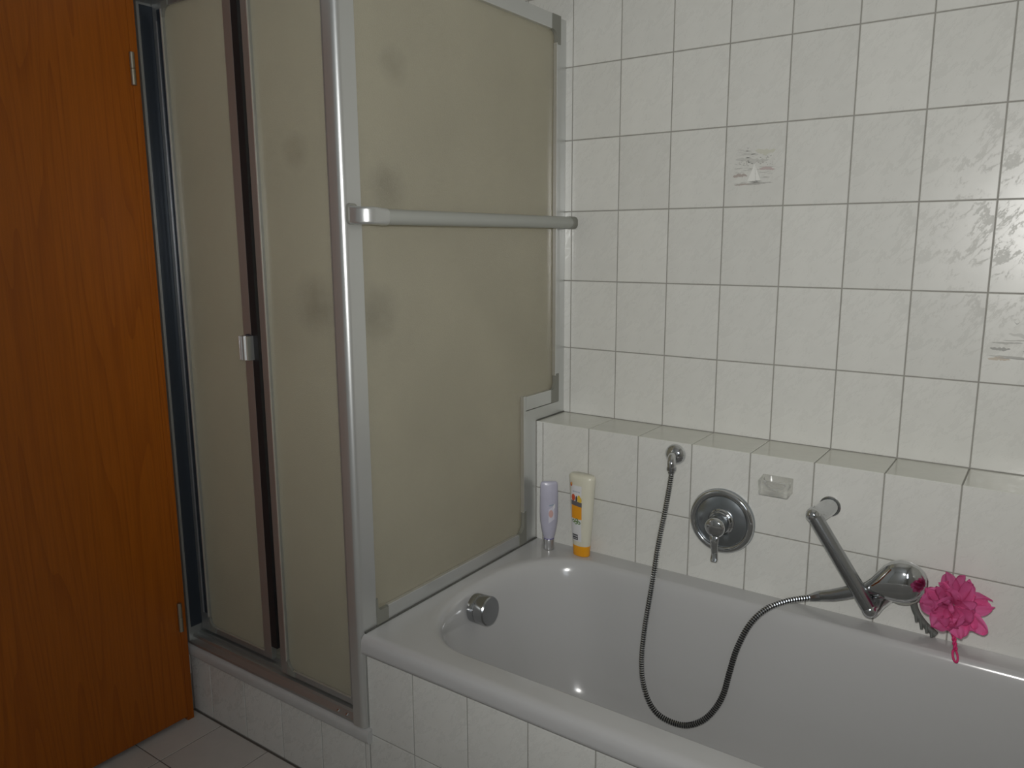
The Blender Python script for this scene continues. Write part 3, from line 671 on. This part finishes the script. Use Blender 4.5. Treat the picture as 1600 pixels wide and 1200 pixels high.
patch('label_print', body2, 'p_red', disc_fn(-0.015, 0.171, 0.0068, 0.0095), b2, 0.0010)
patch('label_print', body2, 'p_yellow', disc_fn(0.0045, 0.169, 0.0055, 0.011), b2, 0.0010)
patch('label_print', body2, 'p_yellow', disc_fn(0.0095, 0.166, 0.004, 0.0085), b2, 0.0011)
patch('label_print', body2, 'p_dark', disc_fn(-0.004, 0.167, 0.003, 0.010), b2, 0.0009)
for q, (u, z) in enumerate(((-0.014, 0.103), (-0.005, 0.099), (0.005, 0.100), (-0.002, 0.107))):
    patch('label_print', body2, 'p_green', disc_fn(u, z, 0.005), b2, 0.0010)
    patch('label_print', body2, 'p_white', disc_fn(u, z, 0.0024), b2, 0.0014)
for q in range(7): patch('label_print', body2, 'p_blue', rect_fn(-0.018+q*0.0038, -0.0158+q*0.0038, 0.187, 0.190), b2, 0.0009, 2, 2)
patch('label_print', body2, 'p_red', disc_fn(-0.024, 0.207, 0.004, 0.006), b2, 0.0012)
patch('label_print', body2, 'p_yellow', disc_fn(-0.023, 0.209, 0.002, 0.003), b2, 0.0016)
patch('label_print', body2, 'p_dark', rect_fn(-0.019, 0.001, 0.048, 0.064), b2, 0.0009)
for q in range(6): patch('label_print', body2, 'p_white', rect_fn(-0.017+q*0.003, -0.015+q*0.003, 0.0575, 0.0605), b2, 0.0013, 2, 2)
patch('label_print', body2, 'p_white', rect_fn(-0.017, -0.001, 0.0515, 0.053), b2, 0.0013, 4, 2)

# ------------------------------------------------------------------ hose outlet and hand shower
io = Vector((0.414, LY, 0.778))
ou = empty('hose_outlet', io, 'round chrome hose outlet elbow on the tiles above the bath', 'outlet')
lathe('rosette', 'chrome', io, (0, -1, 0), [(0, 0.0255), (0.003, 0.0275), (0.010, 0.0265), (0.017, 0.020), (0.021, 0.010), (0.022, 0.0)], ou, n=40, angle=60)
op = Vector((0.4195, -0.192, 0.745))
tube('elbow', 'chrome', catmull([(0.413, LY-0.012, 0.778), (0.4145, -0.178, 0.776), (0.418, -0.190, 0.766), (op.x, op.y, 0.752)], 5), 0.0112, ou, n=18)
lathe('union_nut', 'chrome_dull', (op.x, op.y, 0.755), (-0.02, 0, -1), [(0, 0.010), (0.002, 0.0122), (0.010, 0.0122), (0.013, 0.009), (0.018, 0.0085), (0.018, 0.0)], ou, n=20)

hs = empty('hand_shower', (0.84, -0.2, 0.52), 'chrome hand shower with metal hose tucked behind the chrome grab bar', 'shower head')
C_ = Vector((1.2019, -2.0178, 1.3269))
def at_y(px, py, y):
    m = cam_matrix(); d = m.to_3x3() @ Vector(((px-800)/FPX, -(py-600)/FPX, -1.0)); t = (y-C_.y)/d.y
    return C_ + d*t
hose_px = [(1049.5, 738, -.193), (1046, 760, -.194), (1042, 782, -.196), (1038, 804, -.20), (1033, 828, -.205), (1027, 860, -.215), (1022, 893, -.230), (1015, 935, -.25), (1007.5, 980, -.27), (1002.5, 1030, -.29), (1005, 1067, -.30), (1016, 1100, -.312), (1035, 1121, -.32), (1067, 1133, -.322),
           (1095, 1127, -.32), (1115, 1110, -.312), (1130, 1085, -.305), (1140, 1050, -.298), (1152, 1012, -.288), (1172, 975, -.272), (1197, 952, -.252), (1230, 939, -.228), (1268, 933, -.205)]
path = catmull([at_y(*p) for p in hose_px], 24)
# resample at fixed arc length, four rings per rib
acc = [0.0]
for a, b in zip(path, path[1:]): acc.append(acc[-1]+(b-a).length)
PER = 0.0058; NR = int(acc[-1]/PER)*4; rp = []; k = 0
for i in range(NR+1):
    s_ = acc[-1]*i/NR
    while k < len(acc)-2 and acc[k+1] < s_: k += 1
    rp.append(path[k].lerp(path[k+1], (s_-acc[k])/(acc[k+1]-acc[k])))
rad = [(0.0075, 0.0075, 0.0061, 0.0061)[i % 4] for i in range(NR+1)]
rr_ = sweep_rings(rp, rad, 12); vv, ff = loft_geo(rr_)
fm = []
for kk in range(NR): fm += [(0 if kk % 4 in (0, 3) else 1) if kk % 4 != 1 else 1]*12
fm = []
for kk in range(NR): fm += [0 if kk % 4 in (0, 3) else 1]*12
fm += [1, 1]
hose = link('hose', vv, ff, None, hs, smooth=False, mats=['chrome', 'hose_dark'], fmats=fm)
hose['label'] = 'ribbed metal shower hose hanging into the bath'
# handle and head
H0 = at_y(1266, 934, -.204); H1 = at_y(1300, 930, -.206); H2 = at_y(1345, 922, -.206); H3 = at_y(1372, 914, -.206); H4 = at_y(1404, 908, -.204); H5 = at_y(1440, 903, -.198)
dv = (H3-H0).normalized()
def sect(c, wu, wv, d=dv, n=28, flat=0.0):
    u = Vector((0, 1, 0)); u = (u-d*u.dot(d)).normalized(); v = d.cross(u)
    return [Vector(c)+v*(wu*cos(2*pi*i/n))+u*(wv*sin(2*pi*i/n)) for i in range(n)]
lathe('hose_cone', 'chrome_dull', H0-dv*0.002, dv, [(0, 0.0075), (0.004, 0.0085), (0.020, 0.0115), (0.030, 0.012), (0.030, 0.0)], hs, n=8, angle=20)
hr = [sect(H0+dv*0.026, 0.0115, 0.0115), sect(H1, 0.0135, 0.013), sect((H1+H2)/2, 0.0145, 0.0135), sect(H2, 0.013, 0.012)]
vv, ff = loft_geo(hr); link('handle', vv, ff, 'chrome_dull', hs, smooth=True, angle=60)
d2 = (H5-H2).normalized(); L_ = (H5-H2).length
hr = []
for t, wu, wv in [(0, .013, .012), (.12, .016, .014), (.24, .023, .018), (.36, .033, .023), (.50, .043, .027), (.64, .0485, .029), (.78, .0475, .028), (.90, .040, .023), (1.0, .027, .016), (1.06, .010, .007)]:
    hr.append(sect(H2+d2*(L_*t*1.02), wu, wv, d2))
vv, ff = loft_geo(hr); link('head', vv, ff, 'chrome', hs, smooth=True, angle=80)
fc = H2+d2*(L_*0.66)
lathe('spray_face', 'bracket', fc+Vector((0.004, 0.010, -0.006)), (0.10, 0.93, -0.35), [(0, 0.046), (0.010, 0.046), (0.015, 0.043), (0.0155, 0.0)], hs, n=36)

# ------------------------------------------------------------------ single-lever mixer
pc = Vector((0.5465, LY, 0.6245))
mx_ = empty('bath_mixer', pc, 'round chrome concealed mixer plate with hanging lever beside the hose', 'faucet')
lathe('plate', 'chrome_matt', pc, (0, -1, 0), [(0, 0.083), (0.006, 0.0845), (0.012, 0.080), (0.0155, 0.072), (0.0135, 0.066), (0.0125, 0.063)], mx_, n=72, angle=70)
# raised outer ring
rg = []
for i in range(97):
    pass
V = []; F = []; n1, n2 = 96, 14
for i in range(n1):
    a = 2*pi*i/n1
    for j in range(n2):
        b = 2*pi*j/n2; R_ = 0.0745+0.0085*cos(b)
        V.append((pc.x+R_*cos(a), LY-0.012-0.0065*sin(b), pc.z+R_*sin(a)))
for i in range(n1):
    for j in range(n2):
        F.append([i*n2+j, ((i+1) % n1)*n2+j, ((i+1) % n1)*n2+(j+1) % n2, i*n2+(j+1) % n2])
link('outer_ring', V, F, 'chrome', mx_, smooth=True)
lathe('inner_disc', 'chrome_matt', pc+Vector((0, -0.0115, 0)), (0, -1, 0), [(0, 0.068), (0.0015, 0.066), (0.002, 0.030), (0.003, 0.0)], mx_, n=64, angle=50)
lathe('collar', 'chrome', pc+Vector((0, -0.013, 0)), (0, -1, 0), [(0, 0.034), (0.004, 0.034), (0.007, 0.031), (0.007, 0.0285), (0.011, 0.0285), (0.013, 0.0265), (0.013, 0)], mx_, n=40, angle=40)
kax = Vector((0, -1, -0.10)).normalized()
kc = pc+Vector((0, -0.024, 0))
lathe('lever_hub', 'chrome', kc, kax, [(0, 0.0255), (0.004, 0.0262), (0.028, 0.0262), (0.036, 0.0250), (0.040, 0.020), (0.0415, 0.0)], mx_, n=40, angle=50)
lp = [pc+Vector((0.0, -0.050, -0.014)), pc+Vector((0.001, -0.060, -0.030)), pc+Vector((0.001, -0.058, -0.050)), pc+Vector((0.002, -0.056, -0.070)), pc+Vector((0.003, -0.060, -0.083)), pc+Vector((0.003, -0.063, -0.088))]
lr = []
for p, wx, wy in zip(lp, (0.0130, 0.0120, 0.0092, 0.0085, 0.0098, 0.0082), (0.006, 0.0058, 0.0048, 0.0045, 0.0052, 0.004)):
    lr.append([Vector((p.x+wx*cos(2*pi*i/20), p.y+wy*sin(2*pi*i/20), p.z)) for i in range(20)])
vv, ff = loft_geo(lr); link('lever', vv, ff, 'chrome', mx_, smooth=True, angle=60)

# ------------------------------------------------------------------ soap dish
sd = empty('soap_dish', (0.68, LY, 0.72), 'small clear frosted soap dish fixed to the ledge tiles above the mixer', 'soap dish')
x0, x1, z0, z1, yd = 0.643, 0.7145, 0.727, 0.7635, 0.040
nx, ny = 20, 14; V = []; F = []
for j in range(ny+1):
    for i in range(nx+1):
        u, v = i/nx*2-1, j/ny*2-1
        x = (x0+x1)/2+(x1-x0)/2*u; y = LY-0.0005-yd*j/ny
        r = math.sqrt((u/0.80)**2+((v-0.0)/0.78)**2)
        dip = 0.026*max(0, 1-r*r)**0.5 if r < 1 else 0
        V.append((x, y, z1-0.006*j/ny-dip))
nt_ = len(V)
for j in range(ny+1):
    for i in range(nx+1):
        V.append(((x0+x1)/2+(x1-x0)/2*(i/nx*2-1)*(1-0.06*j/ny), LY-0.0005-yd*j/ny*0.97, z0-0.004*j/ny))
for j in range(ny):
    for i in range(nx):
        a = j*(nx+1)+i; F.append([a, a+1, a+nx+2, a+nx+1]); b = a+nt_; F.append([b, b+nx+1, b+nx+2, b+1])
for i in range(nx):
    F.append([i, i+nt_, i+1+nt_, i+1]); a = ny*(nx+1)+i; F.append([a, a+1, a+1+nt_, a+nt_])
for j in range(ny):
    a = j*(nx+1); F.append([a, a+nx+1, a+nx+1+nt_, a+nt_]); a += nx; F.append([a, a+nt_, a+nx+1+nt_, a+nx+1])
link('dish_block', V, F, 'soap', sd, smooth=True, angle=30)

# ------------------------------------------------------------------ diagonal grab bar
gb = empty('grab_bar', (0.87, LY, 0.62), 'short diagonal chrome grab bar on the ledge tiles right of the mixer', 'grab bar')
YB = -0.224
U0 = at_y(1273, 807, YB); U1 = at_y(1358, 950, YB)
b0 = at_y(1297, 791, LY); b1_ = at_y(1388, 926, LY)
dd = (U1-U0).normalized()
v_, f_ = loft_geo(sweep_rings([U0+dd*0.002, U0.lerp(U1, 0.5), U1-dd*0.002], 0.0168, 24)); link('bar_tube', v_, f_, 'chrome_dull', gb, smooth=True, angle=50)
for c, b, s in ((U0, b0, -1), (U1, b1_, 1)):
    p = [b, b.lerp(c, 0.35), b.lerp(c, 0.65), b.lerp(c, 0.86)+dd*(s*0.003), c+dd*(s*0.004)]
    pts = catmull(p, 5)
    rr2 = [0.0205+(0.0180-0.0205)*(i/(len(pts)-1)) for i in range(len(pts))]
    tube('mount', 'chrome', pts, rr2, gb, n=22)
    sph = [( -0.0180*cos(pi*i/10), 0.0180*sin(pi*i/10)) for i in range(11)]
    lathe('elbow_cap', 'chrome', c+dd*(s*0.004), (b-c).normalized(), sph, gb, n=24, angle=80)
    lathe('rosette', 'chrome_dull', b, (0, -1, 0), [(0, 0.024), (0.003, 0.024), (0.005, 0.022), (0.005, 0.0)], gb, n=32)

# ------------------------------------------------------------------ pink bath pouf
pf_c = at_y(1490, 945, -0.236)
pf = empty('bath_pouf', pf_c, 'pink tulle bath pouf flower hanging at the right end of the chrome shower head', 'bath sponge')
right = Vector((cos(YAW), -sin(YAW), 0)); toc = (C_-pf_c).normalized(); upv = toc.cross(right).normalized()
def petal(direction, normal, length, width, cup, ruff, base_r, seed):
    ruff *= 0.45; length *= 1.10; width *= 1.12
    rnd = random.Random(seed); d = direction.normalized(); n_ = (normal-d*normal.dot(d)).normalized(); s = d.cross(n_)
    V = []; F = []; NU, NV = 12, 11; ph = rnd.uniform(0, 6.28); fr = rnd.choice((2, 3))
    for j in range(NV+1):
        q = j/NV*pi/2; t = sin(q)
        wdt = width*1.12*(0.30+0.70*sin(min(1, t*1.5)*pi/2))*max(0.0, cos(q))**0.62
        for i in range(NU+1):
            u = i/NU*2-1
            h = cup*(t**1.6)*length + 0.10*length*sin(4.2*u+ph)*t*t + 0.35*cup*width*u*u + ruff*sin(ph+fr*u*2.2+t*2)*t*length*0.4
            h += 0.008*length*sin(5*u+ph)*t
            V.append(pf_c + d*(base_r+length*t*(1-0.06*u*u)) + s*(u*wdt) + n_*h)
    for j in range(NV):
        for i in range(NU):
            a = j*(NU+1)+i; F.append([a, a+1, a+NU+2, a+NU+1])
    o = link('petal', V, F, 'tulle', pf, smooth=True)
    return o
rs = random.Random(12)
def add_petal(ang, lift, ln, wd_, twist, cup, ruff, base, seed):
    a = radians(ang); d = (right*cos(a)+upv*sin(a)+toc*lift).normalized()
    nrm = Matrix.Rotation(radians(twist), 3, d) @ toc
    petal(d, nrm, ln, wd_, cup, ruff, base, seed)
k = 0
for ang, ln, wd_, tw in [(178, .064, .024, 10), (148, .055, .020, -35), (120, .036, .018, 30), (88, .056, .017, -20), (70, .055, .016, 35), (38, .052, .020, -40), (12, .066, .017, 30),
                         (-12, .064, .018, -25), (-38, .068, .019, 25), (-62, .052, .018, -30), (-86, .058, .021, 5), (-116, .048, .020, 35), (-146, .058, .023, -20), (160, .050, .022, 50)]:
    add_petal(ang, rs.uniform(-.25, .15), ln, wd_, tw, rs.uniform(.0, .3), 0.5, 0.004, 11+k); k += 1
for q in range(9):
    add_petal(q*40+rs.uniform(-12, 12), rs.uniform(.35, .7), rs.uniform(.040, .056), rs.uniform(.017, .023), rs.choice((-1, 1))*rs.uniform(20, 60), rs.uniform(-.1, .35), 0.6, 0.003, 50+k); k += 1
for q in range(7):
    add_petal(q*51+rs.uniform(-15, 15), rs.uniform(.9, 1.6), rs.uniform(.034, .046), rs.uniform(.013, .019), rs.uniform(-80, 80), rs.uniform(-.1, .4), 0.7, 0.002, 90+k); k += 1
# braided cord with its loop
c0, c1 = at_y(1489, 985, -.236), at_y(1493, 1016, -.238)
for ph in (0, pi):
    P = []
    for i in range(41):
        t = i/40; p = c0.lerp(c1, t); a = t*14+ph
        P.append(p+right*(0.0026*cos(a))+toc*(0.0026*sin(a)))
    tube('cord', 'cord', P, 0.0025, pf, n=8)
lc = at_y(1492.5, 1025, -.239); P = []
for i in range(25):
    a = pi/2+2*pi*i/24; P.append(lc+right*(0.0050*cos(a))+upv*(0.0125*sin(a)))
tube('cord_loop', 'cord', P, 0.0024, pf, n=8)

# ------------------------------------------------------------------ grey massage brush behind the pouf
br = empty('massage_brush', at_y(1440, 962, -.19), 'dark grey pronged massage brush, partly hidden behind the pink pouf', 'brush')
q0, q1, q2, q3 = at_y(1426, 930, -.186), at_y(1430, 952, -.186), at_y(1442, 972, -.186), at_y(1462, 992, -.186)
pth = catmull([q0, q1, q2, q3], 6)
tube('brush_head', 'brush', pth, [0.0075]*len(pth), br, n=14)
for (px, py, qx, qy) in ((1431, 958, 1432, 972), (1438, 966, 1440, 983), (1447, 975, 1448, 989), (1456, 986, 1455, 996)):
    a, b = at_y(px, py, -.190), at_y(qx, qy, -.194)
    tube('prong', 'brush', [a, a.lerp(b, .5), b], [0.0042, 0.0036, 0.0028], br, n=10)

# ------------------------------------------------------------------ printed decor on two tiles
def decor(cx, cz, strokes, host):
    # thin print, flat on the tile face
    for mat in sorted(set(s[0] for s in strokes)):
        V = []; F = []
        for (m_, pts) in strokes:
            if m_ != mat: continue
            n0 = len(V); lvl = {'d_mid': .00008, 'd_olive': .0001, 'd_mid2': .00012, 'd_grey': .00014, 'd_brown': .00016, 'd_rose': .00018, 'd_sand': .0002, 'd_sail': .00022, 'd_dark': .00025}[mat]
            V += [(cx+p[0]/1000, -0.0002-lvl, cz+p[1]/1000) for p in pts]; F.append(list(range(n0, n0+len(pts))))
        me_ = link('printed_decor', V, F, mat, host)
def streak(mat, x0, x1, z, h, wob, seed):
    r = random.Random(seed); n = 14; top = []; bot = []
    for i in range(n+1):
        t = i/n; e = sin(pi*t)**0.5; x = x0+(x1-x0)*t; y = z+wob*sin(t*5+seed)
        top.append((x, y+h/2*e*(0.5+r.random()))); bot.append((x, y-h/2*e*(0.5+r.random())))
    return (mat, bot+top[::-1])
def blot(mat, x, z, rx, rz, seed):
    r = random.Random(seed); n = 12
    return (mat, [(x+rx*(0.65+0.6*r.random())*cos(2*pi*i/n), z+rz*(0.65+0.6*r.random())*sin(2*pi*i/n)) for i in range(n)])
boat = [streak('d_mid', -50, 38, 14, 10, 3, 1), streak('d_olive', 0, 52, 34, 12, 3, 2), streak('d_mid', -40, 10, 28, 5, 2, 12),
        streak('d_grey', -52, -28, -5, 2, .5, 3), streak('d_grey', -28, -4, -10, 1.4, .5, 4), streak('d_brown', -54, -16, -23, 8, 1, 5), streak('d_rose', 12, 52, -9, 7, 2, 6),
        streak('d_grey', 10, 56, -4, 1.6, 1, 7), streak('d_grey', 12, 34, -17, 1.4, .4, 8), streak('d_grey', -52, 46, -43, 3.5, 1, 9), streak('d_brown', -50, -10, -45, 3, 1, 10), streak('d_dark', -12, 22, -38.5, 2.4, .6, 11),
        ('d_sail', [(-16, -37), (1, 6), (4, -37)]), ('d_sail', [(2.5, 0), (17, -36), (6, -37)]), ('d_dark', [(-22, 47), (-18, 43), (-14, 46), (-18, 41.5)]), ('d_dark', [(0, 48), (2, 46), (4, 48), (2, 45)])]
rb = random.Random(5)
for k in range(34):
    x, z = rb.uniform(6, 50), rb.uniform(-2, 26)
    if (x-30)**2/500+(z-10)**2/200 < 1.1: boat.append(blot('d_mid2', x, z, rb.uniform(1, 3), rb.uniform(.5, 1.4), k))
for k in range(22):
    x, z = rb.uniform(-50, -4), rb.uniform(-2, 14); boat.append(blot('d_mid2', x, z, rb.uniform(1, 3), rb.uniform(.5, 1.3), k+50))
for k in range(16):
    x = rb.uniform(-50, 20); boat.append(streak('d_mid2', x, x+rb.uniform(12, 34), rb.uniform(-47, -40), rb.uniform(.8, 1.6), .6, k+60))
for k in range(14):
    x = rb.uniform(-52, 34); boat.append(streak('d_mid2', x, x+rb.uniform(8, 22), rb.uniform(-30, 2), rb.uniform(.6, 1.2), .5, k+90))
for k in range(10):
    x = rb.uniform(-48, 30); boat.append(streak('d_mid', x, x+rb.uniform(10, 26), rb.uniform(18, 40), rb.uniform(.8, 2.4), 1, k+120))
idx = [i for i in range(len(xs)-1) if abs(xs[i]-0.456) < 1e-3][0]
decor(0.532, 1.51, boat, bt[(idx, 4)])
idx = [i for i in range(len(xs)-1) if abs(xs[i]-1.064) < 1e-3][0]
sea = [streak('d_dark', -62, -22, -22, 7, 1, 21), streak('d_grey', -60, 0, -8, 4, 1, 22), streak('d_grey', -40, 20, -2, 2.5, 1, 23), streak('d_sand', -64, -20, -44, 7, 1, 24), streak('d_dark', -50, 50, -42, 2.4, .6, 25), streak('d_grey', -64, 40, -39, 3.5, 1, 26),
       ('d_dark', [(-22, 40), (-16, 35), (-9, 39), (-16, 33)]), streak('d_mid', -30, 40, 10, 8, 2, 27), streak('d_grey', 0, 40, -25, 4, 2, 28), ('d_sail', [(0, -37), (16, 6), (20, -37)])]
decor(1.140, 1.11, sea, bt[(idx, 2)])
